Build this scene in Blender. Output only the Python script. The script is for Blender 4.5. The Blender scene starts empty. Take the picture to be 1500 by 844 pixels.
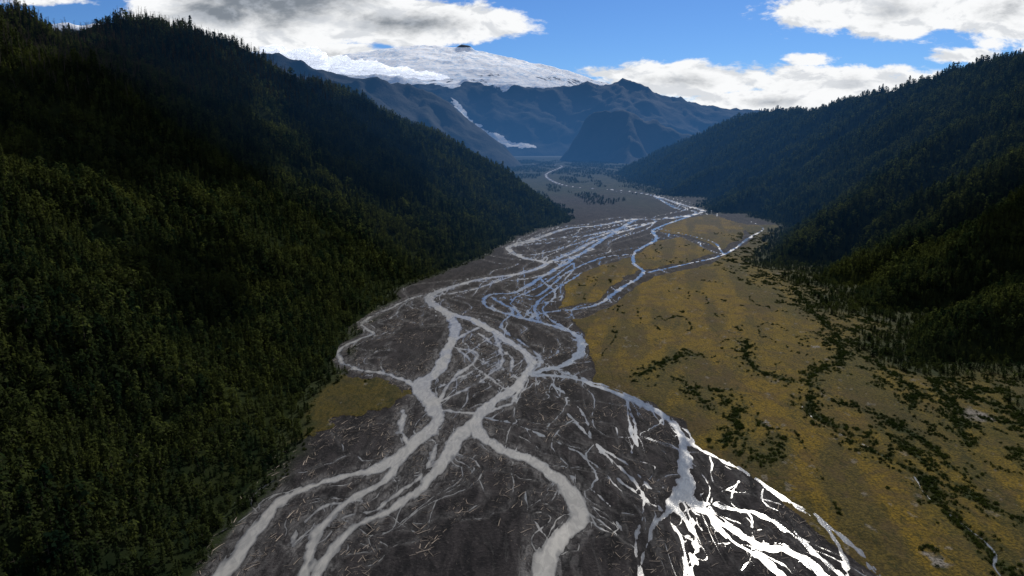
import bpy, math, numpy as np
from mathutils import Vector, noise as mnoise
rng=np.random.default_rng(7)
H=250.0; TH=math.radians(12.5); CT,ST=math.cos(TH),math.sin(TH)
def G(px,py):
    X=(px-750)/1000; Y=(422-py)/1000
    t=H/(ST-Y*CT); return X*t, t*(CT+Y*ST), t
# ---------- noise
def hsh(ix,iy,seed):
    h=(ix.astype(np.int64)*374761393+iy.astype(np.int64)*668265263+seed*1442695041)&0xFFFFFFFF
    h=((h^(h>>13))*1274126177)&0xFFFFFFFF
    h=h^(h>>16)
    return (h&0xFFFFFF)/float(0xFFFFFF)
def vnoise(x,y,seed=0):
    ix=np.floor(x);iy=np.floor(y);fx=x-ix;fy=y-iy
    ix=ix.astype(np.int64);iy=iy.astype(np.int64)
    fx=fx*fx*fx*(fx*(fx*6-15)+10);fy=fy*fy*fy*(fy*(fy*6-15)+10)
    a=hsh(ix,iy,seed);b=hsh(ix+1,iy,seed);c=hsh(ix,iy+1,seed);d=hsh(ix+1,iy+1,seed)
    return (a*(1-fx)+b*fx)*(1-fy)+(c*(1-fx)+d*fx)*fy
def fbm(x,y,o=4,seed=0):
    s=0;a=.5;n=0
    for i in range(o):
        s=s+a*(vnoise(x,y,seed+i*17)*2-1);n+=a;a*=.5
        x,y=x*1.7+y*1.1+13.1,y*1.7-x*1.1+7.7
    return s/n
def ridged(x,y,o=4,seed=0):
    s=0;a=.5;n=0
    for i in range(o):
        s=s+a*(1-np.abs(vnoise(x,y,seed+i*17)*2-1));n+=a;a*=.5
        x,y=x*1.7+y*1.1+13.1,y*1.7-x*1.1+7.7
    return s/n
def sstep(a,b,x):
    t=np.clip((x-a)/(b-a),0,1);return t*t*(3-2*t)
# ---------- node helpers
def mat(name):
    m=bpy.data.materials.new(name);m.use_nodes=True;nt=m.node_tree;nt.nodes.clear()
    return m,nt
class N:
    def __init__(s,nt): s.nt=nt
    def n(s,t,**k):
        nd=s.nt.nodes.new(t)
        for a,b in k.items(): setattr(nd,a,b)
        return nd
    def L(s,a,b): s.nt.links.new(a,b)
    def set(s,sock,v):
        if isinstance(v,bpy.types.NodeSocket): s.L(v,sock)
        else: sock.default_value=v
    def math(s,op,a,b=0.0,c=None,clamp=False):
        nd=s.n('ShaderNodeMath',operation=op,use_clamp=clamp)
        s.set(nd.inputs[0],a);s.set(nd.inputs[1],b)
        if c is not None:s.set(nd.inputs[2],c)
        return nd.outputs[0]
    def mix(s,f,a,b,mode='MIX'):
        nd=s.n('ShaderNodeMix',data_type='RGBA',blend_type=mode)
        s.set(nd.inputs[0],f)
        s.set(nd.inputs[6],a if isinstance(a,bpy.types.NodeSocket) else (*a,1))
        s.set(nd.inputs[7],b if isinstance(b,bpy.types.NodeSocket) else (*b,1))
        return nd.outputs[2]
    def ss(s,v,a,b):
        nd=s.n('ShaderNodeMapRange',interpolation_type='SMOOTHSTEP')
        s.set(nd.inputs[0],v);s.set(nd.inputs[1],a);s.set(nd.inputs[2],b)
        return nd.outputs[0]
    def attr(s,name):
        nd=s.n('ShaderNodeAttribute',attribute_name=name);return nd.outputs['Fac']
    def noise(s,vec,scale,detail=5,rough=.55,dist=0):
        nd=s.n('ShaderNodeTexNoise');
        if vec is not None:s.L(vec,nd.inputs['Vector'])
        nd.inputs['Scale'].default_value=scale;nd.inputs['Detail'].default_value=detail
        nd.inputs['Roughness'].default_value=rough;nd.inputs['Distortion'].default_value=dist
        return nd.outputs['Fac']
    def pos(s): return s.n('ShaderNodeNewGeometry').outputs['Position']
    def scl(s,vec,v):
        nd=s.n('ShaderNodeVectorMath',operation='MULTIPLY');s.L(vec,nd.inputs[0]);nd.inputs[1].default_value=v
        return nd.outputs[0]
    def bump(s,h,st,d):
        nd=s.n('ShaderNodeBump');s.L(h,nd.inputs['Height']);nd.inputs['Strength'].default_value=st;nd.inputs['Distance'].default_value=d
        return nd.outputs[0]
    def pbsdf(s,col,rough,normal=None,spec=.3):
        b=s.n('ShaderNodeBsdfPrincipled')
        s.set(b.inputs['Base Color'],col if isinstance(col,bpy.types.NodeSocket) else (*col,1))
        s.set(b.inputs['Roughness'],rough);s.set(b.inputs['Specular IOR Level'],spec)
        if normal is not None:s.L(normal,b.inputs['Normal'])
        return b
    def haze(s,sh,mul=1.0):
        """blue air painted on: emission mixed in, growing up the valley and thinning with height"""
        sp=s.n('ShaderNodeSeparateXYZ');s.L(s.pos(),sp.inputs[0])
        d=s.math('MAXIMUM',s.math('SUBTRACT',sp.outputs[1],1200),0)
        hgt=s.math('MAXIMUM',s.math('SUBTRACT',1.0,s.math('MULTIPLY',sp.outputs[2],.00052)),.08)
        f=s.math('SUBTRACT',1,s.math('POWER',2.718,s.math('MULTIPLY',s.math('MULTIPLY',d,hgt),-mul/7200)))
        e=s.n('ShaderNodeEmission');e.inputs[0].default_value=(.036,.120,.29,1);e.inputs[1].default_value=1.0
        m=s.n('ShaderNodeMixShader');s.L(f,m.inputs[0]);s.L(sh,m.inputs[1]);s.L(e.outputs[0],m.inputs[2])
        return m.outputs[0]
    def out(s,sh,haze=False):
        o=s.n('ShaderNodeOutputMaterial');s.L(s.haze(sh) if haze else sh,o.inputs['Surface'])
def grid_mesh(name,X,Y,Z,keep,attrs,material,smooth=True):
    nr,nc=X.shape
    idx=np.arange(nr*nc).reshape(nr,nc)
    q=np.stack([idx[:-1,:-1],idx[:-1,1:],idx[1:,1:],idx[1:,:-1]],-1)
    q=q[keep] if keep is not None else q.reshape(-1,4)
    q=q.reshape(-1,4)
    used=np.zeros(nr*nc,bool);used[q.ravel()]=True
    remap=np.cumsum(used)-1
    q=remap[q]
    co=np.stack([X.ravel(),Y.ravel(),Z.ravel()],-1)[used].astype(np.float32)
    me=bpy.data.meshes.new(name)
    me.vertices.add(len(co));me.vertices.foreach_set('co',co.ravel())
    me.loops.add(q.size);me.loops.foreach_set('vertex_index',q.ravel().astype(np.int32))
    me.polygons.add(len(q));me.polygons.foreach_set('loop_start',(np.arange(len(q))*4).astype(np.int32))
    me.update(calc_edges=True)
    me.polygons.foreach_set('use_smooth',np.full(len(q),smooth))
    for k,v in attrs.items():
        a=me.attributes.new(k,'FLOAT','POINT');a.data.foreach_set('value',v.ravel()[used].astype(np.float32))
    me.materials.append(material)
    ob=bpy.data.objects.new(name,me);bpy.context.scene.collection.objects.link(ob)
    return ob
# ---------- mountains
def tent(x,y,ridge):
    out=np.full(x.shape,-1e4)
    for (x0,y0,z0,k0),(x1,y1,z1,k1) in zip(ridge[:-1],ridge[1:]):
        dx,dy=x1-x0,y1-y0
        t=np.clip(((x-x0)*dx+(y-y0)*dy)/(dx*dx+dy*dy),0,1)
        d=np.hypot(x-x0-t*dx,y-y0-t*dy)
        d=np.sqrt(d*d+400)-20
        out=np.maximum(out,z0+(z1-z0)*t-(k0+(k1-k0)*t)*d)
    return out
RL=[[(-850,-300,380,.57),(-900,300,400,.57),(-960,900,425,.59),(-917,1300,442,.61),(-843,1600,492,.64),(-716,1800,470,.68),(-545,2050,390,.64),(-345,2220,275,.54),(-160,2290,150,.46),(-5,2320,42,.36),(75,2310,-2,.3)]]
RR=[[(1400,-200,500,.62),(1500,600,520,.68),(1600,1400,550,.75),(1494,2100,505,.75),(1483,2800,400,.66),(1436,3300,370,.58),(1356,4000,370,.59),(1284,4700,250,.45),(1115,5400,50,.3),(920,5700,-5,.25)],
 [(540,1363,3,.6),(874,1600,140,.65),(1494,1950,420,.7)],
 [(560,1166,3,.6),(996,1350,215,.7),(1450,1650,450,.7)],
 [(540,995,3,.6),(838,1120,141,.7),(1400,1350,420,.7)],
 [(462,740,3,.6),(656,850,52,.6),(1000,950,190,.7),(1400,1050,400,.7)],
 [(500,560,0,.6),(700,560,60,.6),(1300,500,400,.6)],
 [(700,2335,3,.5),(1000,2500,150,.6),(1400,2700,370,.6)],
 [(690,3000,3,.5),(1000,3150,150,.6),(1380,3300,340,.6)]]
def hillz(x,y,ridges,amp=1.0):
    wx=x+22*amp*fbm(x/170,y/170,3,3);wy=y+22*amp*fbm(x/170,y/170,3,9)
    h=np.full(x.shape,-1e4)
    for r in ridges:h=np.maximum(h,tent(wx,wy,r))
    m=np.clip(h/110,0,1)
    return h+m*amp*(85*(ridged(x/520+.3*y/520,y/210,4,21)-.62)+12*fbm(x/60,y/60,3,31))
def hz_left(x,y): return hillz(x,y,RL)
def hz_right(x,y): return hillz(x,y,RR)
m_hill,nt=mat('forest_floor');g=N(nt);p=g.pos()
n1=g.noise(p,.03,3);c=g.mix(g.ss(n1,.35,.65),(.006,.010,.005),(.014,.018,.007))
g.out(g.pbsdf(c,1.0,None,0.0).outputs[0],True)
def rect(x0,x1,y0,y1,s):
    xs=np.arange(x0,x1,s);ys=np.arange(y0,y1,s);X,Y=np.meshgrid(xs,ys);return X,Y
def build_hill(name,X,Y,fn,material,cut=-4,attrs=lambda X,Y,Z:{}):
    Z=fn(X,Y);k=(np.maximum(np.maximum(Z[:-1,:-1],Z[1:,1:]),np.maximum(Z[1:,:-1],Z[:-1,1:]))>cut)
    return grid_mesh(name,X,Y,Z,k,attrs(X,Y,Z),material)
X,Y=rect(-1900,700,-500,3400,11);build_hill('forested_hillside',X,Y,hz_left,m_hill)
X,Y=rect(250,2700,-400,6600,14);build_hill('forested_hillside',X,Y,hz_right,m_hill)
# far mountains
RF=[[(-4500,3000,900,.8),(-2500,5500,1000,.8),(-1549,6000,811,.8),(-1095,6000,710,.85),(-660,6200,671,.95),(-470,6400,380,.95),(-300,6350,60,.7)],
 [(-1300,6000,740,.9),(-1000,5200,400,.9),(-760,4500,60,.8)],[(-760,6150,680,.9),(-620,5500,230,.9),(-520,5100,20,.8)]]
RT=[[(700,7500,20,1.),(872,7500,535,1.6),(1307,7500,500,1.1),(1822,7500,300,.7),(2600,7300,200,.5),(3800,6500,300,.5)],[(1250,7500,480,1.2),(1150,6900,220,1.),(1100,6500,20,1.)]]
RB=[[(-6000,10000,1200,.6),(-2700,11000,1200,.6),(-527,11000,1060,.62),(845,11000,1000,.6),(1500,11000,1080,.6),(1850,11000,1100,.6),(2224,11000,940,.6),(3515,11000,669,.5),(5900,11000,350,.4),(9000,10500,400,.4)],
    [(-727,11000,1060,.8),(-1150,9500,500,.8),(-1100,8700,60,.7)],[(1793,11000,1080,.8),(1300,9600,500,.7),(900,8600,60,.6)]]
RV=[[(-7000,14500,1500,.33),(-4290,15000,1850,.33),(-2600,15000,2030,.33),(-1854,15000,2110,.33),(-998,15000,2060,.33),(0,15000,1850,.33),(1149,15000,1590,.33),(3000,15000,1000,.33)],[(-1060,14850,2120,.9),(-900,14850,2090,.9)]]
def farz(R,amp,sc,seed):
    def f(x,y):
        wx=x+amp*1.2*fbm(x/sc,y/sc,4,seed);wy=y+amp*1.2*fbm(x/sc,y/sc,4,seed+5)
        h=np.full(x.shape,-1e4)
        for r in R:h=np.maximum(h,tent(wx,wy,r))
        m=np.clip(h/300,0,1)
        return h+m*amp*(1.6*(ridged(x/sc/.8,y/sc/.8,6,seed+40)-.6))
    return f
m_mt,nt=mat('mountain_rock');g=N(nt);p=g.pos()
n1=g.noise(p,.004,6,.65);rock=g.mix(g.ss(n1,.35,.65),(.006,.011,.009),(.024,.027,.027))
sn=g.attr('snow');n2=g.noise(p,.008,5,.7)
sf=g.ss(g.math('ADD',sn,g.math('MULTIPLY',g.math('SUBTRACT',n2,.5),1.0)),.42,.54)
snowc=g.mix(g.ss(g.noise(g.scl(p,(1,.5,2)),.006,5,.7,1.5),.45,.62),(.93,.94,.96),(.55,.68,.84))  # bluish crevasse shading painted into the snow colour
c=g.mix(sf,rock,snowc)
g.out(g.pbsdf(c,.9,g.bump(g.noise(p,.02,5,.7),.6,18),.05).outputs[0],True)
def snowB(X,Y,Z):
    s=sstep(930,1060,Z+170*fbm(X/300,Y/300,4,5))*sstep(1000,300,X)
    pl=[(-800,10200),(-500,9900),(-380,9750),(-50,9600),(260,9490)];d=np.full(X.shape,1e9)
    for (a,b),(c_,e) in zip(pl[:-1],pl[1:]):
        t=np.clip(((X-a)*(c_-a)+(Y-b)*(e-b))/((c_-a)**2+(e-b)**2),0,1);d=np.minimum(d,np.hypot(X-a-t*(c_-a),Y-b-t*(e-b)))
    s=np.maximum(s,sstep(120,50,d+55*fbm(X/60,Y/60,3,8))*.62)
    return {'snow':s}
def zero(X,Y,Z):return {'snow':X*0}
def snowV(X,Y,Z):
    s=sstep(850,1050,Z)*1.7-2.2*sstep(260,120,np.hypot(X+980,(Y-14800)*.8))*sstep(2020,2060,Z)
    return {'snow':s-1.2*sstep(.64,.73,ridged(X/420,Y/300,4,91))*sstep(1650,1350,Z)}
X,Y=rect(-4500,500,4300,7600,25);build_hill('mountain_ridge',X,Y,farz(RF,85,420,50),m_mt,attrs=lambda X,Y,Z:{'snow':sstep(820,1000,Z)*.6})
X,Y=rect(500,4500,6000,8300,25);build_hill('mountain_ridge',X,Y,farz(RT,90,350,60),m_mt,attrs=zero)
X,Y=rect(-7000,9000,8300,11800,32);build_hill('mountain_range',X,Y,farz(RB,105,600,70),m_mt,attrs=snowB)
X,Y=rect(-7000,5000,11800,15600,40);build_hill('snow_capped_volcano',X,Y,farz(RV,60,800,80),m_mt,attrs=snowV)
# ---------- valley floor
v=np.arange(250/8600,250/225,.00135);u=np.arange(-.62,.97,.0012)
Yv=(250/v)[::-1];GX=Yv[:,None]*u[None,:];GY=np.repeat(Yv[:,None],len(u),1)
def smoothline(pts,n=5):
    P=np.array([[*G(a,b)[:2],w*G(a,b)[2]/1000] for a,b,w in pts])
    P=np.vstack([2*P[0]-P[1],P,2*P[-1]-P[-2]]);o=[]
    for i in range(1,len(P)-2):
        for j in range(n):
            t=j/n;o.append(.5*((2*P[i])+(-P[i-1]+P[i+1])*t+(2*P[i-1]-5*P[i]+4*P[i+1]-P[i+2])*t*t+(-P[i-1]+3*P[i]-3*P[i+1]+P[i+2])*t**3))
    o.append(P[-2]);o=np.array(o);o[:,2]=np.maximum(o[:,2],.5);return o
def linefield(lines,reach,X=GX,Y=GY,default=1e3):
    F=np.full(X.shape,float(default))
    for ln in lines:
        for a,b in zip(ln[:-1],ln[1:]):
            r=reach+max(a[2],b[2])
            ylo,yhi=min(a[1],b[1])-r,max(a[1],b[1])+r
            r0,r1=np.searchsorted(Yv,[ylo,yhi])
            if r1<=r0:continue
            yy=Yv[r0:r1]
            xlo,xhi=min(a[0],b[0])-r,max(a[0],b[0])+r
            ul=min(xlo/yy[0],xlo/yy[-1]);uh=max(xhi/yy[0],xhi/yy[-1])
            c0,c1=np.searchsorted(u,[ul,uh])
            if c1<=c0:continue
            x=X[r0:r1,c0:c1];y=Y[r0:r1,c0:c1]
            dx,dy=b[0]-a[0],b[1]-a[1]
            t=np.clip(((x-a[0])*dx+(y-a[1])*dy)/(dx*dx+dy*dy+1e-6),0,1)
            d=np.hypot(x-a[0]-t*dx,y-a[1]-t*dy)-(a[2]+(b[2]-a[2])*t)/2
            F[r0:r1,c0:c1]=np.minimum(F[r0:r1,c0:c1],d)
    return F
milky=[
[(690,238,3),(770,240,3),(822,243,3),(800,255,3),(815,268,4),(850,275,3),(900,278,3),(950,285,5),(1000,300,7),(1030,310,6),(980,320,8),(930,321,7),(880,330,8),(830,335,8),(785,350,10),(745,362,9),(765,377,9),(800,386,9),(765,400,10),(700,410,11),(640,428,13),(630,440,16),(655,458,15),(690,468,14),(725,488,15),(760,510,15),(778,528,14),(768,555,16),(740,578,20),(703,606,22),(700,630,20),(730,655,22),(775,675,24),(812,700,26),(842,730,28),(848,762,30),(815,790,30),(800,820,30),(797,860,32)],
[(650,455,12),(668,480,15),(655,515,18),(640,545,22),(615,562,26),(630,590,26),(640,615,22),(610,648,26),(560,682,26),(520,694,16),(455,712,14),(410,735,18),(375,775,24),(345,815,30),(310,860,36)],
[(610,566,14),(565,548,9),(515,538,8),(494,520,8),(505,507,7),(540,492,6),(545,487,5),(530,472,5),(575,450,5),(605,436,5),(640,428,6)],
[(600,655,16),(560,705,16),(510,735,14),(475,765,16),(455,805,18),(440,860,20)],
[(705,600,12),(690,622,24),(665,650,28),(640,690,22),(590,735,16),(530,765,12),(490,800,14),(465,840,22),(455,870,22)],
[(700,480,8),(660,505,6),(700,520,6),(660,560,5),(640,590,6)],
[(725,490,7),(735,530,5),(700,560,5),(640,590,7)],
[(640,600,8),(690,605,9),(740,595,9),(770,560,6)],
[(590,600,7),(585,630,9),(600,650,8)],
[(745,362,6),(800,350,5),(860,345,5),(930,330,5)],
[(800,386,7),(840,370,6),(880,350,5),(960,325,5)],
[(620,436,5),(690,425,5),(740,408,5),(770,396,5)],
[(700,488,5),(745,520,4),(750,545,4),(768,560,4)],[(670,510,5),(700,540,5),(725,560,5),(745,575,5)],[(620,575,5),(660,560,4),(690,545,4),(715,530,4)],
[(530,735,4),(480,740,4),(440,770,4),(430,800,4)],[(640,650,4),(620,690,4),(560,740,5),(500,760,5)],
[(745,372,5),(790,372,4),(850,355,4),(900,338,4)],[(700,412,5),(760,410,4),(810,398,4),(830,380,4),(870,365,4)],[(770,378,4),(820,375,3),(870,352,3)],
]
clear=[
[(930,322,6),(900,340,6),(870,360,6),(830,385,7),(790,408,7),(755,428,7),(715,432,6),(712,448,6),(765,466,8),(805,476,10),(845,492,11),(852,512,14),(830,533,13),(780,548,14),(830,552,10),(880,568,10),(940,592,12),(980,615,14),(1000,645,14),(1003,690,18),(1000,720,28),(985,738,22),(1005,762,8),(1022,800,7),(1015,860,8)],
[(1003,728,14),(1050,762,12),(1110,795,16),(1180,820,18),(1230,870,22)],
[(1010,736,5),(1090,748,5),(1150,775,7),(1200,815,8),(1250,865,10)],
[(1030,745,5),(1070,790,9),(1120,820,14),(1160,860,14)],
[(820,545,5),(900,570,5),(960,600,5),(1005,632,6),(1020,655,5),(1070,680,4),(1120,710,5),(1165,742,6),(1210,775,6),(1235,815,6),(1245,860,7)],
[(1120,712,4),(1180,748,4),(1240,792,5),(1300,860,6)],
[(985,740,8),(955,770,5),(945,810,5),(938,860,7)],
[(960,288,4),(990,305,5),(1020,312,5),(960,335,5),(962,350,5),(932,368,5),(928,385,5),(942,400,6),(905,425,6),(870,448,6),(800,458,5),(770,468,4)],
[(1100,325,2),(1118,335,3),(1098,348,4),(1060,373,4),(1000,388,4),(945,400,5)],
[(965,335,3),(1010,345,3),(1045,355,3),(1060,373,3)],
[(790,408,4),(815,430,4),(795,455,4),(840,490,6)],
[(852,400,4),(820,420,4),(790,440,4),(780,465,4)],
[(700,610,4),(750,620,3),(800,640,3),(850,665,3),(900,700,3),(935,725,3),(965,745,4)],
[(790,548,4),(850,600,2),(870,650,2),(920,680,2),(960,720,3)],
[(905,560,2),(930,620,2),(925,670,2)],
[(830,605,2),(880,660,3),(940,720,2),(930,790,2),(940,840,3)],
[(720,435,5),(750,455,4),(735,480,4),(790,520,5),(780,545,6)],
[(795,680,2),(850,705,2),(890,740,2),(915,790,2)],
[(755,428,5),(790,432,4),(830,400,4),(880,378,4),(925,372,4)],[(765,466,4),(750,440,4),(790,420,4),(840,385,4)],
]
ML=[smoothline(l) for l in milky];CL=[smoothline(l) for l in clear]
brook=smoothline([(1170,590,1),(1200,618,1),(1260,650,1),(1330,690,1),(1358,725,1.5),(1400,760,1),(1450,800,1),(1470,860,1)]);brook[:,2]=.7
tr=np.random.default_rng(55)
def threads(lines,n,minlen=8):
    out=[];lens=np.array([len(l) for l in lines],float);lens[lens<16]=0
    for _ in range(n):
        l=lines[tr.choice(len(lines),p=lens/lens.sum())]
        m=int(tr.integers(minlen,26));i=int(tr.integers(0,max(1,len(l)-m)));seg=l[i:i+m]
        if len(seg)<6 or seg[:,1].mean()>3200:continue
        t=np.linspace(0,1,len(seg));d=np.gradient(seg[:,:2],axis=0);d/=np.linalg.norm(d,axis=1)[:,None]+1e-6
        nr=np.stack([-d[:,1],d[:,0]],-1);L=np.hypot(*(seg[-1,:2]-seg[0,:2]))
        A=tr.choice([-1,1])*min(55,L*tr.uniform(.12,.4))
        off=A*np.sin(np.pi*t)**.8*(1+.35*np.sin(t*tr.uniform(6,14)+tr.uniform(0,6)))
        if tr.random()<.35:off=off+A*.9*t**2
        P=seg.copy();P[:,:2]+=nr*off[:,None];P[:,2]=tr.uniform(.7,2.3)*(.8+.3*np.sin(t*9))*np.clip(seg[:,1]/1000,.3,2.0)
        out.append(P)
    return out
TM=threads(ML,115);TC=threads(CL,70)
WX=GX+2.6*fbm(GX/12,GY/26,3,101);WY=GY+4.2*fbm(GX/12,GY/26,3,111)
dM=linefield(ML,90,WX,WY);dC=linefield(CL,90,WX,WY)
dTM=linefield(TM,25,WX,WY,90);dTC=linefield(TC,25,WX,WY,90);dB=linefield([brook],25,WX,WY,90)
dA=np.minimum(dM,dC)
PX=GX+9*fbm(GX/35,GY/60,4,201);PY=GY+16*fbm(GX/35,GY/60,4,211)
def polydist(poly):
    P=np.array([G(a,b)[:2] for a,b in poly]);P=np.vstack([P,P[:1]])
    x,y=PX,PY
    ins=np.zeros(GX.shape,bool);d=np.full(GX.shape,1e9)
    for a,b in zip(P[:-1],P[1:]):
        if a[1]!=b[1]:
            c=((a[1]>y)!=(b[1]>y))&(x<(b[0]-a[0])*(y-a[1])/(b[1]-a[1])+a[0]);ins^=c
        dx,dy=b-a;t=np.clip(((x-a[0])*dx+(y-a[1])*dy)/(dx*dx+dy*dy+1e-6),0,1)
        d=np.minimum(d,np.hypot(x-a[0]-t*dx,y-a[1]-t*dy))
    return np.where(ins,d,-d)
M1=[(1310,860),(1200,775),(1100,694),(1025,658),(1003,622),(950,590),(872,562),(864,520),(860,490),(838,470),(900,446),(955,405),(1040,388),(1105,350),(1085,330),(1140,330),(1170,390),(1300,400),(1400,450),(1700,560),(2100,700),(2100,860)]
M2=[(985,322),(1040,315),(1095,330),(1085,350),(1055,365),(1010,345),(965,340)]
M3=[(830,412),(880,388),(925,377),(960,352),(1000,348),(1050,372),(1000,386),(940,396),(900,422),(865,446),(812,455)]
M4=[(380,565),(450,549),(560,554),(596,572),(575,598),(500,615),(450,650),(395,665),(340,640)]
d4=polydist(M4)+14*fbm(GX/10,GY/14,4,251)
mossd=np.maximum(np.maximum(polydist(M1),polydist(M2)),np.maximum(polydist(M3)-3,d4-2))
moss=sstep(-2.5,3,mossd)
olive=sstep(-4,6,d4)
farveg=sstep(2100,3600,GY+500*fbm(GX/120,GY/400,3,77))
br=np.abs(fbm(GX/20,GY/150,3,301))
zone=sstep(50,4,dA)*(1-moss)
patch=sstep(-.1,.25,fbm(GX/60,GY/110,2,355))
thin=sstep(.045,.0,br)*zone*patch
br2=np.abs(fbm(GX/8,GY/60,3,331));thin=np.maximum(thin,sstep(.06,.0,br2)*sstep(18,3,dA)*(1-moss)*.9*patch)
base=.6+.35*fbm(GX/20,GY/50,4,401)+1.0*moss
dT=np.minimum(dTM,dTC)+moss*40
rough_=fbm(GX/4.5,GY/13,4,411)
h=np.minimum(base-.78*thin,np.clip(dA*.10,-.55,3)+.30*rough_)
h=np.minimum(h,np.clip(dT*.22,-.3,3)+.2*rough_)
h+=.5*moss*fbm(GX/9,GY/14,3,431)*sstep(0,8,dA)
h=np.minimum(h,np.clip(dB*.4,-.3,3)+.35*rough_)
near=sstep(3600,2000,GY)
silt=sstep(12,0,dM+8*fbm(GX/8,GY/35,4,501))*(1-moss*.9)
silt=np.maximum(silt,sstep(.10,.01,br)*zone*.4)
silt=np.maximum(silt,sstep(.10,.01,br2)*sstep(40,3,dA)*(1-moss)*.3)
silt=np.maximum(silt,sstep(5,0,dT+3*fbm(GX/5,GY/20,3,511))*(1-moss)*(.45+.4*sstep(500,900,GY)))
silt=silt*(.35+.65*near)
shr=[[(1165,425,7),(1195,465,7),(1235,505,7),(1195,555,5),(1182,600,5),(1240,640,5),(1330,690,6),(1420,735,10),(1520,775,12)],
[(1230,500,6),(1320,515,8),(1370,555,8),(1395,600,11),(1415,650,10)],[(1215,590,5),(1290,612,7),(1350,650,8),(1400,690,10)],
[(935,555,4),(985,530,4),(1010,520,3)],[(1065,650,5),(1075,610,4),(1055,575,3)],[(1300,640,5),(1380,700,7),(1480,760,7)],
[(1150,560,2),(1100,540,2),(1085,500,2)],[(1000,560,2),(1040,600,3)],[(1140,650,3),(1110,680,3)],[(1340,700,5),(1400,770,5),(1500,850,7)],[(1280,530,5),(1330,570,5),(1340,600,5)],
[(1230,480,5),(1290,500,6),(1350,530,6),(1420,580,7),(1500,620,8)],[(1180,420,5),(1250,460,6),(1300,480,6)]]
SL=[smoothline(l) for l in shr]
SX=GX+10*fbm(GX/24,GY/40,4,601);SY=GY+15*fbm(GX/24,GY/40,4,611)
dS=linefield(SL,60,SX,SY)
shrub=sstep(5,-2,dS+6*fbm(GX/7,GY/11,4,621))
shrub=np.maximum(shrub,sstep(26,3,dS)*sstep(.08,.25,fbm(GX/5,GY/8,4,625))*.6*moss)
hl=hz_left(GX,GY);hr=hz_right(GX,GY)
edge=sstep(-45,-5,hr+28*fbm(GX/50,GY/80,4,631))
edge=np.maximum(edge,sstep(-16,-3,hl+8*fbm(GX/30,GY/40,3,641)))
shrub=np.maximum(shrub,edge*sstep(4,12,dA)*.95)
shrub=np.maximum(shrub,sstep(-100,-30,hr)*moss*sstep(.05,.25,fbm(GX/11,GY/17,4,645))*.85)
green=np.maximum(sstep(-130,-30,hr+30*fbm(GX/60,GY/90,3,648)),sstep(30,3,dS)*.8)*moss
old=np.abs(fbm((GX-.25*GY)/32,(GY+.3*GX)/95,3,651))
oldm=sstep(.06,.0,old)*moss*sstep(0,10,mossd)
shrub=np.maximum(shrub,oldm*sstep(-.1,.15,fbm(GX/70,GY/90,2,655))*sstep(-.35,.0,fbm(GX/9,GY/13,3,657))*.8)
tone=sstep(-.25,.3,fbm((GX-.25*GY)/26,(GY+.3*GX)/110,4,671))
bare=sstep(.50,.62,fbm(GX/9,GY/13,4,661))*moss*.5
for (a,b,s) in [(1425,610,10),(1440,612,7),(1372,825,8),(1118,623,3),(1010,572,3),(1195,510,3),(1300,470,5)]:
    x,y,t=G(a,b);bare=np.maximum(bare,sstep(s*t/500*1.3,s*t/900,np.hypot(GX-x,(GY-y)*.8)+6*fbm(GX/4,GY/4,4,7)))
hidden=(np.maximum(hl,hr)>6)
qk=~(hidden[:-1,:-1]&hidden[1:,1:])
m_fl,nt=mat('gravel_moss_ground');g=N(nt);p=g.pos()
ps=g.scl(p,(1,.35,1))
nA=g.noise(ps,.06,5,.65,1.5);nB=g.noise(p,.5,5,.7);nC=g.noise(ps,.22,5,.7,1.0)
grav=g.mix(g.ss(nA,.35,.68),(.007,.007,.008),(.026,.0235,.0245))
grav=g.mix(g.math('MULTIPLY',g.ss(nB,.50,.72),.40),grav,(.070,.064,.062))
grav=g.mix(g.math('MULTIPLY',g.attr('silt'),g.math('ADD',.08,g.math('MULTIPLY',g.ss(nC,.40,.60),.6))),grav,(.14,.137,.135))
mo=g.mix(g.ss(nB,.35,.65),(.046,.034,.007),(.150,.098,.011))
mo=g.mix(g.math('MULTIPLY',g.attr('tone'),.8),mo,g.mix(g.ss(nB,.4,.6),(.022,.021,.008),(.058,.047,.014)))
nD=g.noise(p,.022,4,.65,.8)
mo=g.mix(g.math('MULTIPLY',g.ss(nD,.45,.62),.55),mo,(.050,.034,.017))
mo=g.mix(g.math('MULTIPLY',g.attr('green'),.38),mo,g.mix(g.ss(nB,.4,.6),(.018,.023,.006),(.055,.055,.013)))
mo=g.mix(g.math('MULTIPLY',g.ss(nC,.52,.64),.7),mo,(.018,.020,.006))
mo=g.mix(g.math('MULTIPLY',g.attr('olive'),.7),mo,g.mix(g.ss(nC,.42,.58),(.030,.028,.009),(.012,.016,.005)))
c=g.mix(g.ss(g.math('ADD',g.attr('moss'),g.math('MULTIPLY',g.math('SUBTRACT',nB,.5),.8)),.35,.65),grav,mo)
c=g.mix(g.attr('bare'),c,g.mix(g.ss(nB,.4,.6),(.05,.045,.035),(.17,.155,.135)))
c=g.mix(g.attr('farveg'),c,g.mix(g.ss(nD,.42,.62),(.009,.017,.008),(.027,.030,.017)))
c=g.mix(g.math('MULTIPLY',g.attr('shrub'),g.ss(nB,.25,.5)),c,(.012,.019,.005))
wet=g.attr('wet')
c=g.mix(g.math('MULTIPLY',wet,.4),c,(.012,.012,.013))
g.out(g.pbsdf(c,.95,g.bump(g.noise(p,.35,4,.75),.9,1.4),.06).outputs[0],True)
wetA=sstep(.35,.02,h)*(1-moss)
grid_mesh('valley_ground',GX,GY,h,qk,{'moss':moss,'silt':silt,'shrub':shrub,'olive':olive,'bare':bare,'wet':wetA,'tone':tone,'green':green,'farveg':farveg*sstep(4,14,dA)},m_fl)
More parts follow.
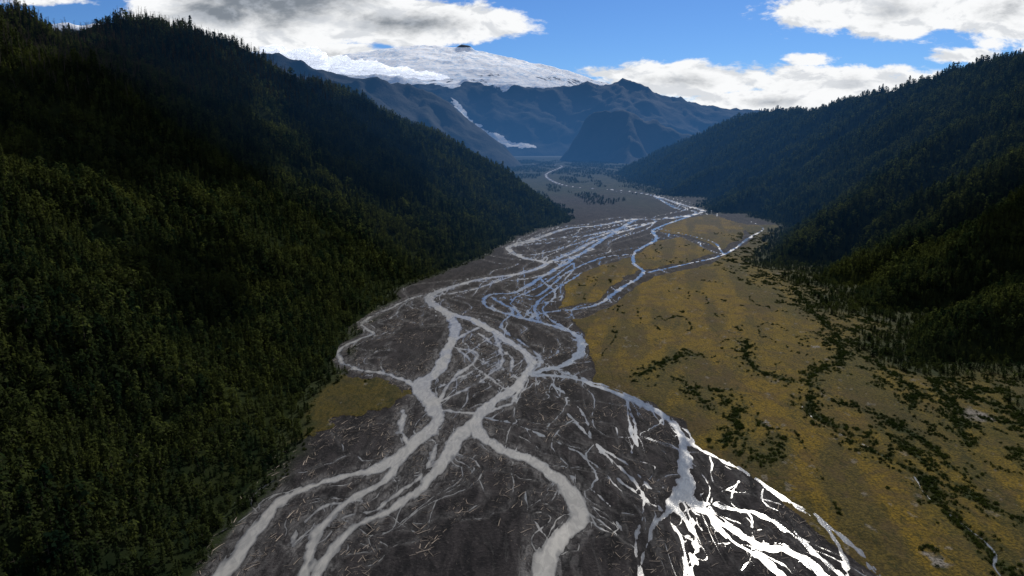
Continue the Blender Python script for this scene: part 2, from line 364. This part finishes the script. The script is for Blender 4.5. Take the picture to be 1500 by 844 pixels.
m_w,nt=mat('glacial_water');g=N(nt);p=g.pos()
ps=g.scl(p,(1,.4,1))
mk=g.attr('milk');dep=g.attr('depth')
nF=g.noise(ps,.18,4,.6,1.2);riff=g.ss(g.noise(ps,.035,3,.6),.44,.60)
col=g.mix(mk,(.12,.136,.150),(.235,.230,.214))
col=g.mix(g.math('MULTIPLY',g.ss(nF,.40,.62),.6),col,g.mix(mk,(.07,.08,.09),(.145,.145,.138)))
col=g.mix(g.ss(g.math('ADD',dep,g.math('MULTIPLY',nF,.30)),.10,.42),(.065,.066,.067),col)
b=g.pbsdf(col,.12,g.bump(g.noise(p,.7,3,.6),.36,.20),.5)
g.set(b.inputs['Roughness'],g.math('ADD',g.math('ADD',.11,g.math('MULTIPLY',riff,.20)),g.math('MULTIPLY',mk,.08)))
g.set(b.inputs['Specular IOR Level'],g.math('SUBTRACT',.45,g.math('MULTIPLY',mk,.26)))
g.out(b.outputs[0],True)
wk=h<.06;qw=(wk[:-1,:-1]|wk[1:,1:]|wk[:-1,1:]|wk[1:,:-1])&qk
dMM=np.minimum(dM,dTM+2);dCC=np.minimum(dC,dTC+2)
grid_mesh('river',GX,GY,np.zeros_like(GX),qw,{'milk':sstep(12,-8,dMM-dCC),'depth':np.clip(-h,0,1)},m_w)
m_g,nt=mat('distant_ground');g=N(nt);p=g.pos()
g.out(g.pbsdf(g.mix(g.ss(g.noise(p,.003,6),.4,.6),(.012,.02,.008),(.03,.035,.02)),.95).outputs[0],True)
X,Y=rect(-60000,60001,-60000,60001,4000);grid_mesh('ground',X,Y,X*0-3.0,None,{},m_g)
# ---------- trees
def leafmat(name,c1,c2,tr=2.2,hz=True):
    m,nt=mat(name);g=N(nt)
    r=g.n('ShaderNodeObjectInfo').outputs['Random']
    c=g.mix(g.math('POWER',r,1.6),c1,c2)
    c=g.mix(g.math('MULTIPLY',g.ss(g.noise(g.pos(),.011,2),.44,.64),.6),c,tuple(k*q for k,q in zip(c2,(1.3,1.2,1.0))))
    d=g.n('ShaderNodeBsdfDiffuse');g.L(c,d.inputs[0])
    t=g.n('ShaderNodeBsdfTranslucent');g.L(g.mix(1.0,c,(tr,tr,tr*.75),'MULTIPLY'),t.inputs[0])
    mx=g.n('ShaderNodeMixShader');mx.inputs[0].default_value=.33;g.L(d.outputs[0],mx.inputs[1]);g.L(t.outputs[0],mx.inputs[2])
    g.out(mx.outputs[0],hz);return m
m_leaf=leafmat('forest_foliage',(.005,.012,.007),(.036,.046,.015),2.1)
m_shrub=leafmat('shrub_foliage',(.010,.018,.005),(.026,.035,.009),1.5,False)
m_bark,nt=mat('bark');g=N(nt);g.out(g.pbsdf(g.mix(g.noise(g.pos(),1.5,2),(.03,.025,.02),(.07,.06,.05)),.95,spec=.05).outputs[0])
m_dead,nt=mat('dead_wood');g=N(nt);g.out(g.pbsdf(g.mix(g.n('ShaderNodeObjectInfo').outputs['Random'],(.06,.05,.042),(.40,.33,.26)),.85).outputs[0])
def tube(V,F,M,p0,p1,r0,r1,n,mi):
    p0,p1=Vector(p0),Vector(p1);d=(p1-p0).normalized();a=d.orthogonal().normalized();b_=d.cross(a)
    s=len(V)
    for p_,r in((p0,r0),(p1,r1)):
        for i in range(n):
            t=2*math.pi*i/n;V.append(tuple(p_+a*(r*math.cos(t))+b_*(r*math.sin(t))))
    for i in range(n):
        j=(i+1)%n;F.append((s+i,s+j,s+n+j,s+n+i));M.append(mi)
def clump(V,F,M,c,nrm,size,r,mi=1):
    nrm=Vector(nrm).normalized();a=nrm.orthogonal().normalized();b_=nrm.cross(a)
    t0=r.uniform(0,6.28);s=len(V);k=4
    for i in range(k):
        t=t0+2*math.pi*i/k;q=size*r.uniform(.5,1.25)
        V.append(tuple(Vector(c)+a*(q*math.cos(t))+b_*(q*math.sin(t))+nrm*(size*r.uniform(-.3,.3))))
    F.append((s,s+1,s+2));M.append(mi);F.append((s,s+2,s+3));M.append(mi)
def mkobj(name,V,F,M,mats,col):
    me=bpy.data.meshes.new(name);me.from_pydata(V,[],F)
    for m in mats:me.materials.append(m)
    me.polygons.foreach_set('material_index',M);me.update()
    o=bpy.data.objects.new(name,me);col.objects.link(o);return o
tcol=bpy.data.collections.new('forest_tree_variants')
for vi in range(6):
    r=np.random.default_rng(100+vi);V,F,M=[],[],[]
    lean=(r.uniform(-.03,.03),r.uniform(-.03,.03))
    tube(V,F,M,(0,0,-.1),(lean[0],lean[1],.95),.022,.004,4,0)
    wid=[.20,.23,.18,.28,.33,.27][vi];conic=vi<3
    for i in range(105):
        z=r.uniform(.04,1.0) if conic else r.uniform(.12,1.0)
        rad=wid*((1-z)**.75+.05) if conic else wid*math.sqrt(max(.02,1-((z-.5)/.52)**2))
        a=r.uniform(0,6.283);rad*=(.75+.35*math.sin(3*a+vi)+.2*math.sin(17*z))*math.sqrt(r.uniform(.15,1.1))
        c_=(rad*math.cos(a)+lean[0]*z,rad*math.sin(a)+lean[1]*z,z-rad*.35)
        clump(V,F,M,c_,(math.cos(a)*.8+r.normal()*.4,math.sin(a)*.8+r.normal()*.4,.7+r.normal()*.4),r.uniform(.038,.072)*(1.2 if not conic else 1),r)
    for i in range(4):
        z=r.uniform(.25,.8);a=r.uniform(0,6.283);tube(V,F,M,(0,0,z),(math.cos(a)*wid*.7,math.sin(a)*wid*.7,z+.06),.007,.003,3,0)
    mkobj('forest_tree_%d'%vi,V,F,M,[m_bark,m_leaf],tcol)
scol=bpy.data.collections.new('snag_variants')
for vi in range(3):
    r=np.random.default_rng(200+vi);V,F,M=[],[],[]
    tube(V,F,M,(0,0,-.1),(.03,0,.6),.02,.012,5,0);tube(V,F,M,(.03,0,.6),(.02,.02,1),.012,.003,5,0)
    for i in range(12):
        z=r.uniform(.45,.95);a=r.uniform(0,6.283);l=r.uniform(.06,.16);tube(V,F,M,(.025,0,z),(math.cos(a)*l,math.sin(a)*l,z+.08),.006,.002,3,0)
    mkobj('snag_%d'%vi,V,F,M,[m_bark],scol)
bcol=bpy.data.collections.new('shrub_variants')
for vi in range(3):
    r=np.random.default_rng(300+vi);V,F,M=[],[],[]
    for i in range(4):
        a=r.uniform(0,6.283);tube(V,F,M,(0,0,-.05),(math.cos(a)*.3,math.sin(a)*.3,.5),.02,.01,3,0)
    for i in range(80):
        d=r.normal(size=3);d/=np.linalg.norm(d);d[2]=abs(d[2]);q=r.uniform(.5,1)**.5*(.8+.3*math.sin(4*math.atan2(d[1],d[0])+vi))
        clump(V,F,M,(d[0]*q*.55,d[1]*q*.55,d[2]*q*.75+.05),tuple(d+r.normal(size=3)*.4),r.uniform(.07,.13),r)
    mkobj('shrub_%d'%vi,V,F,M,[m_bark,m_shrub],bcol)
lcol=bpy.data.collections.new('log_variants')
for vi in range(3):
    r=np.random.default_rng(400+vi);V,F,M=[],[],[]
    tube(V,F,M,(-.5,0,.02),(.1,.02,.03),.03,.024,6,0);tube(V,F,M,(.1,.02,.03),(.5,-.01,.03),.024,.012,6,0)
    for i in range(4):
        a=r.uniform(0,6.283);tube(V,F,M,(-.5,0,.03),(-.56,math.cos(a)*.09,.03+math.sin(a)*.08),.014,.004,4,0)
    for i in range(3):
        x=r.uniform(0,.45);tube(V,F,M,(x,0,.03),(x+.1,r.uniform(-.12,.12),.08),.008,.003,3,0)
    mkobj('log_%d'%vi,V,F,M,[m_dead],lcol)
def scatter(name,P,S,Rz,col):
    me=bpy.data.meshes.new(name);n=len(P);me.vertices.add(n);me.vertices.foreach_set('co',P.astype(np.float32).ravel())
    a=me.attributes.new('iscale','FLOAT_VECTOR','POINT');a.data.foreach_set('vector',S.astype(np.float32).ravel())
    a=me.attributes.new('irot','FLOAT_VECTOR','POINT');a.data.foreach_set('vector',Rz.astype(np.float32).ravel())
    a=me.attributes.new('iidx','INT','POINT');a.data.foreach_set('value',rng.integers(0,64,n).astype(np.int32))
    ob=bpy.data.objects.new(name,me);bpy.context.scene.collection.objects.link(ob)
    ng=bpy.data.node_groups.new(name+'_nodes','GeometryNodeTree')
    ng.interface.new_socket('Geometry',in_out='INPUT',socket_type='NodeSocketGeometry')
    ng.interface.new_socket('Geometry',in_out='OUTPUT',socket_type='NodeSocketGeometry')
    gi=ng.nodes.new('NodeGroupInput');go=ng.nodes.new('NodeGroupOutput')
    ci=ng.nodes.new('GeometryNodeCollectionInfo');ci.inputs['Collection'].default_value=col;ci.inputs['Separate Children'].default_value=True
    ip=ng.nodes.new('GeometryNodeInstanceOnPoints');ip.inputs['Pick Instance'].default_value=True
    def na(nm,t):
        x=ng.nodes.new('GeometryNodeInputNamedAttribute');x.data_type=t;x.inputs['Name'].default_value=nm
        return [o for o in x.outputs if o.enabled][0]
    L=ng.links.new
    L(gi.outputs[0],ip.inputs['Points']);L(ci.outputs[0],ip.inputs['Instance'])
    L(na('iidx','INT'),ip.inputs['Instance Index'])
    e2r=ng.nodes.new('FunctionNodeEulerToRotation');L(na('irot','FLOAT_VECTOR'),e2r.inputs[0]);L(e2r.outputs[0],ip.inputs['Rotation'])
    L(na('iscale','FLOAT_VECTOR'),ip.inputs['Scale']);L(ip.outputs[0],go.inputs[0])
    md=ob.modifiers.new('scatter','NODES');md.node_group=ng
    return ob
def jgrid(x0,x1,y0,y1,s):
    X,Y=np.meshgrid(np.arange(x0,x1,s),np.arange(y0,y1,s));X=X.ravel()+rng.uniform(-.5,.5,X.size)*s;Y=Y.ravel()+rng.uniform(-.5,.5,Y.size)*s;return X,Y
def forest(name,fn,x0,x1,bands):
    Ps,Ss=[],[]
    for (y0,y1,s) in bands:
        x,y=jgrid(x0,x1,y0,y1,s);k=(np.abs(x)<.88*np.abs(y)+100);x,y=x[k],y[k]
        z=fn(x,y);dens=fbm(x/45,y/45,3,700)
        k=(z>-1)&(dens>-.62)&(z>.5+4*fbm(x/25,y/25,3,710));x,y,z,dens=x[k],y[k],z[k],dens[k]
        hgt=rng.uniform(9,20,len(x))*(1+.3*dens)*np.clip(.55+z/60,.55,1)
        big=rng.random(len(x))<.07;hgt[big]*=1.4
        w=hgt*np.clip(s/8,1.0,1.9)*rng.uniform(.85,1.2,len(x))
        Ps.append(np.stack([x,y,z-.5],-1));Ss.append(np.stack([w,w,hgt*(1+.12*(s>9))],-1))
    P=np.vstack(Ps);S=np.vstack(Ss);R=np.zeros_like(P);R[:,2]=rng.uniform(0,6.28,len(P));R[:,:2]=rng.normal(0,.04,(len(P),2))
    scatter(name,P,S,R,tcol)
forest('forest',hz_left,-1150,250,[(120,1000,6.4),(1000,1700,7.8),(1700,2600,10)])
forest('forest',hz_right,400,1700,[(300,1300,7.4),(1300,2200,10),(2200,3600,14),(3600,6000,21)])
x,y=jgrid(-900,1000,2500,7600,22);iy=np.clip(np.searchsorted(Yv,y),0,len(Yv)-1);iu=np.clip(np.searchsorted(u,x/y),0,len(u)-1)
k=(dA[iy,iu]>25)&(fbm(x/110,y/300,4,720)>.12-.25*(y>4600))&(~hidden[iy,iu]);x,y=x[k],y[k];z=h[iy[k],iu[k]]
s=rng.uniform(5,12,len(x));R=np.zeros((len(x),3));R[:,2]=rng.uniform(0,6.28,len(x))
scatter('valley_floor_woodland',np.stack([x,y,z],-1),np.stack([s*2.2,s*2.2,s],-1),R,tcol)
x,y=jgrid(-1150,-500,700,2100,11);z=hz_left(x,y);k=(z>300)&(rng.random(len(x))<np.clip((z-300)/110,.05,.95));x,y,z=x[k],y[k],z[k]
s=rng.uniform(18,30,len(x));R=np.zeros((len(x),3));R[:,2]=rng.uniform(0,6.28,len(x));R[:,:2]=rng.normal(0,.06,(len(x),2))
scatter('dead_standing_trees',np.stack([x,y,z],-1),np.stack([s,s,s],-1),R,scol)
def sample_floor(field,n,power=1.0,ymax=2500):
    ok=(GY<ymax)&~hidden&(h>.08)
    ii=np.flatnonzero(ok.ravel());area=(GY.ravel()[ii])**3
    w=(field.ravel()[ii]**power)*area;w=w/w.sum();j=rng.choice(ii,n,p=w)
    return GX.ravel()[j]+rng.uniform(-1,1,n),GY.ravel()[j]+rng.uniform(-1,1,n),h.ravel()[j]
x,y,z=sample_floor((shrub>.3)*shrub*(edge<.5),17000,1,1800);s=rng.uniform(.9,3.4,len(x));R=np.zeros((len(x),3));R[:,2]=rng.uniform(0,6.28,len(x))
scatter('shrubs',np.stack([x,y,z],-1),np.stack([s,s,s*.7],-1),R,bcol)
x,y,z=sample_floor((edge>.4)*edge*(dA>10),11000,1,4200);s=rng.uniform(3,9,len(x));R=np.zeros((len(x),3));R[:,2]=rng.uniform(0,6.28,len(x))
scatter('young_forest_edge',np.stack([x,y,z],-1),np.stack([s*1.5,s*1.5,s],-1),R,tcol)
x,y,z=sample_floor((1-moss)*(dA>3)*(dA<80)*sstep(-.25,.25,fbm(GX/18,GY/30,3,801)),7500,1,1000);s=np.clip(1.1+rng.exponential(1.8,len(x)),.8,9);R=np.zeros((len(x),3));R[:,2]=rng.normal(1.2,.8,len(x))
scatter('driftwood',np.stack([x,y,z],-1),np.stack([s,s*1.1,s*1.1],-1),R,lcol)
# ---------- light
AZ,EL=math.radians(22),math.radians(36)
S=Vector((math.sin(AZ)*math.cos(EL),math.cos(AZ)*math.cos(EL),math.sin(EL)))
ld=bpy.data.lights.new('sun','SUN');ld.energy=4.9;ld.angle=math.radians(.5);ld.color=(1,.94,.85)
lo=bpy.data.objects.new('sun',ld);lo.rotation_euler=S.to_track_quat('Z','Y').to_euler();bpy.context.scene.collection.objects.link(lo)
# ---------- lumpy clouds: unseen ones added to shade the slopes, and the visible bank
m_cl,nt=mat('cloud');g=N(nt)
d=g.n('ShaderNodeBsdfDiffuse');d.inputs[0].default_value=(.95,.95,.96,1);t=g.n('ShaderNodeBsdfTranslucent');t.inputs[0].default_value=(.92,.93,.95,1)
mx=g.n('ShaderNodeMixShader');mx.inputs[0].default_value=.5;g.L(d.outputs[0],mx.inputs[1]);g.L(t.outputs[0],mx.inputs[2])
em=g.n('ShaderNodeEmission');em.inputs[0].default_value=(.85,.9,1,1);em.inputs[1].default_value=.22  # added glow standing in for multiple scattering inside the cloud
ad=g.n('ShaderNodeAddShader');g.L(mx.outputs[0],ad.inputs[0]);g.L(em.outputs[0],ad.inputs[1]);g.out(ad.outputs[0])
def cloud(name,blobs,seed,n=7,spread=.75,sub=4,amp=.45):
    import bmesh
    bm=bmesh.new();r=np.random.default_rng(seed)
    for (cx,cy,cz,rx,ry,rz) in blobs:
        for i in range(n):
            a=r.uniform(0,6.283);q=math.sqrt(r.uniform(0,1))*spread if i else 0
            f=r.uniform(.35,.6) if i else .75
            o=bmesh.ops.create_icosphere(bm,subdivisions=sub,radius=1.0)
            c_=Vector((cx+rx*q*math.cos(a),cy+ry*q*math.sin(a),cz+rz*r.uniform(-.1,.3)))
            for v_ in o['verts']:
                q_=v_.co.copy();nn=mnoise.fractal(q_*1.6+Vector((seed*3.1+i*7,0,0)),1.0,2.0,5)
                s_=1+amp*nn
                v_.co=Vector((c_.x+q_.x*rx*f*s_,c_.y+q_.y*ry*f*s_,c_.z+q_.z*rz*f*s_*(.45 if q_.z<0 else 1)))
    me=bpy.data.meshes.new(name);bm.to_mesh(me);bm.free()
    me.polygons.foreach_set('use_smooth',[True]*len(me.polygons));me.materials.append(m_cl)
    o=bpy.data.objects.new(name,me);bpy.context.scene.collection.objects.link(o);return o
def shade_blob(x,y,z,rx,ry,alt=1700,rz=110):
    t=(alt-z)/S.z;return (x+S.x*t,y+S.y*t,alt,rx,ry,rz)  # places a blob sunward of a slope point so its shadow lands there
cloud('cloud',[shade_blob(-620,1250,300,280,310),shade_blob(-760,800,330,200,210),shade_blob(-380,1750,200,240,220)],3)  # out of view, added to darken the left slope
cloud('cloud',[shade_blob(-360,800,80,80,110)],5)  # small unseen blocker added for the near left slope
cloud('cloud',[shade_blob(900,1000,120,180,120)],8)  # unseen blocker added to shade the right-hand spurs
cloud('cloud',[(-2300,11900,1290,330,160,150),(-2800,11900,1360,360,160,190),(-1800,11950,1250,300,160,110),(-1350,11950,1215,220,120,70),(-3300,11950,1420,380,200,210),(-3900,12000,1480,420,200,210)],11,12,1.15,4,.75)
# ---------- sky
w=bpy.data.worlds.new('World');bpy.context.scene.world=w;w.use_nodes=True;nt=w.node_tree;nt.nodes.clear();g=N(nt)
sky=g.n('ShaderNodeTexSky',sky_type='NISHITA');sky.sun_disc=False;sky.sun_elevation=EL;sky.sun_rotation=AZ;sky.altitude=1500;sky.dust_density=.3;sky.ozone_density=3
dirv=g.n('ShaderNodeTexCoord').outputs['Generated']
sp=g.n('ShaderNodeSeparateXYZ');g.L(dirv,sp.inputs[0])
yy=g.math('MAXIMUM',sp.outputs[1],.05);U=g.math('DIVIDE',sp.outputs[0],yy);E=g.math('DIVIDE',sp.outputs[2],yy)
cv=g.n('ShaderNodeCombineXYZ');g.L(U,cv.inputs[0]);g.L(g.math('MULTIPLY',E,2.2),cv.inputs[1])
n1=g.noise(cv.outputs[0],9,6,.62,.3);n2=g.noise(cv.outputs[0],30,5,.65)
sh=g.n('ShaderNodeVectorMath',operation='ADD');g.L(cv.outputs[0],sh.inputs[0]);sh.inputs[1].default_value=(.006,.022,0)
n1s=g.noise(sh.outputs[0],9,5,.6,.3)
def C(px,py,a,b_):
    Yp=(422-py)/1000;den=CT+Yp*ST
    return ((px-750)/1000/den,(-ST+Yp*CT)/den,a/1000/den,b_/1000/den)
ell=[(400,-25,235,110,2.6),(600,34,195,36,1.7),(330,20,140,48,2.0),(1320,16,235,44,1.2),(1480,8,160,58,1.3),(1000,118,200,30,1.15),(1240,124,190,31,1.2),(1195,86,42,12,.7),(1400,82,60,12,.7),(880,108,60,12,.8),(1130,150,150,24,1.3),(60,0,90,10,.7),(480,80,110,22,1.3)]
mx=None
for e in ell:
    u0,e0,a,b_=C(*e[:4])
    d=g.math('SQRT',g.math('ADD',g.math('POWER',g.math('DIVIDE',g.math('SUBTRACT',U,u0),a),2),g.math('POWER',g.math('ABSOLUTE',g.math('DIVIDE',g.math('SUBTRACT',E,e0),b_)),2)))
    q=g.math('MULTIPLY',g.math('SUBTRACT',1,d),e[4])
    mx=q if mx is None else g.math('MAXIMUM',mx,q)
hi=g.math('MULTIPLY',g.ss(E,.24,.4),g.math('SUBTRACT',g.math('MULTIPLY',g.noise(dirv,3.2,4,.55),3),1.45))
mx=g.math('MAXIMUM',mx,g.math('SUBTRACT',hi,g.math('MULTIPLY',g.math('SUBTRACT',1,g.ss(E,.22,.3)),2)))
f=g.math('ADD',mx,g.math('ADD',g.math('MULTIPLY',g.math('SUBTRACT',n1,.5),2.1),g.math('MULTIPLY',g.math('SUBTRACT',n2,.5),.8)))
cov=g.ss(f,.0,.34)
thick=g.ss(f,.7,1.8)
ccol=g.mix(thick,(9.6,9.7,9.8),(2.2,2.5,2.9))
ccol=g.mix(g.math('MULTIPLY',g.ss(g.math('SUBTRACT',n1s,n1),-.02,.09),.5),ccol,(4.6,5.0,5.6))
sk=g.mix(1.0,sky.outputs[0],(.36,.57,.86),'MULTIPLY')
fc=g.mix(cov,sk,ccol)
bg=g.n('ShaderNodeBackground');g.L(fc,bg.inputs[0]);bg.inputs[1].default_value=.1
o=g.n('ShaderNodeOutputWorld');g.L(bg.outputs[0],o.inputs[0])
# ---------- camera
cd=bpy.data.cameras.new('camera');cd.sensor_width=36;cd.lens=24;cd.clip_end=100000;cd.clip_start=1
co=bpy.data.objects.new('camera',cd);co.location=(0,0,H);co.rotation_euler=(math.radians(90)-TH,0,0);bpy.context.scene.collection.objects.link(co)
bpy.context.scene.camera=co
bpy.context.scene.view_settings.view_transform='Standard'
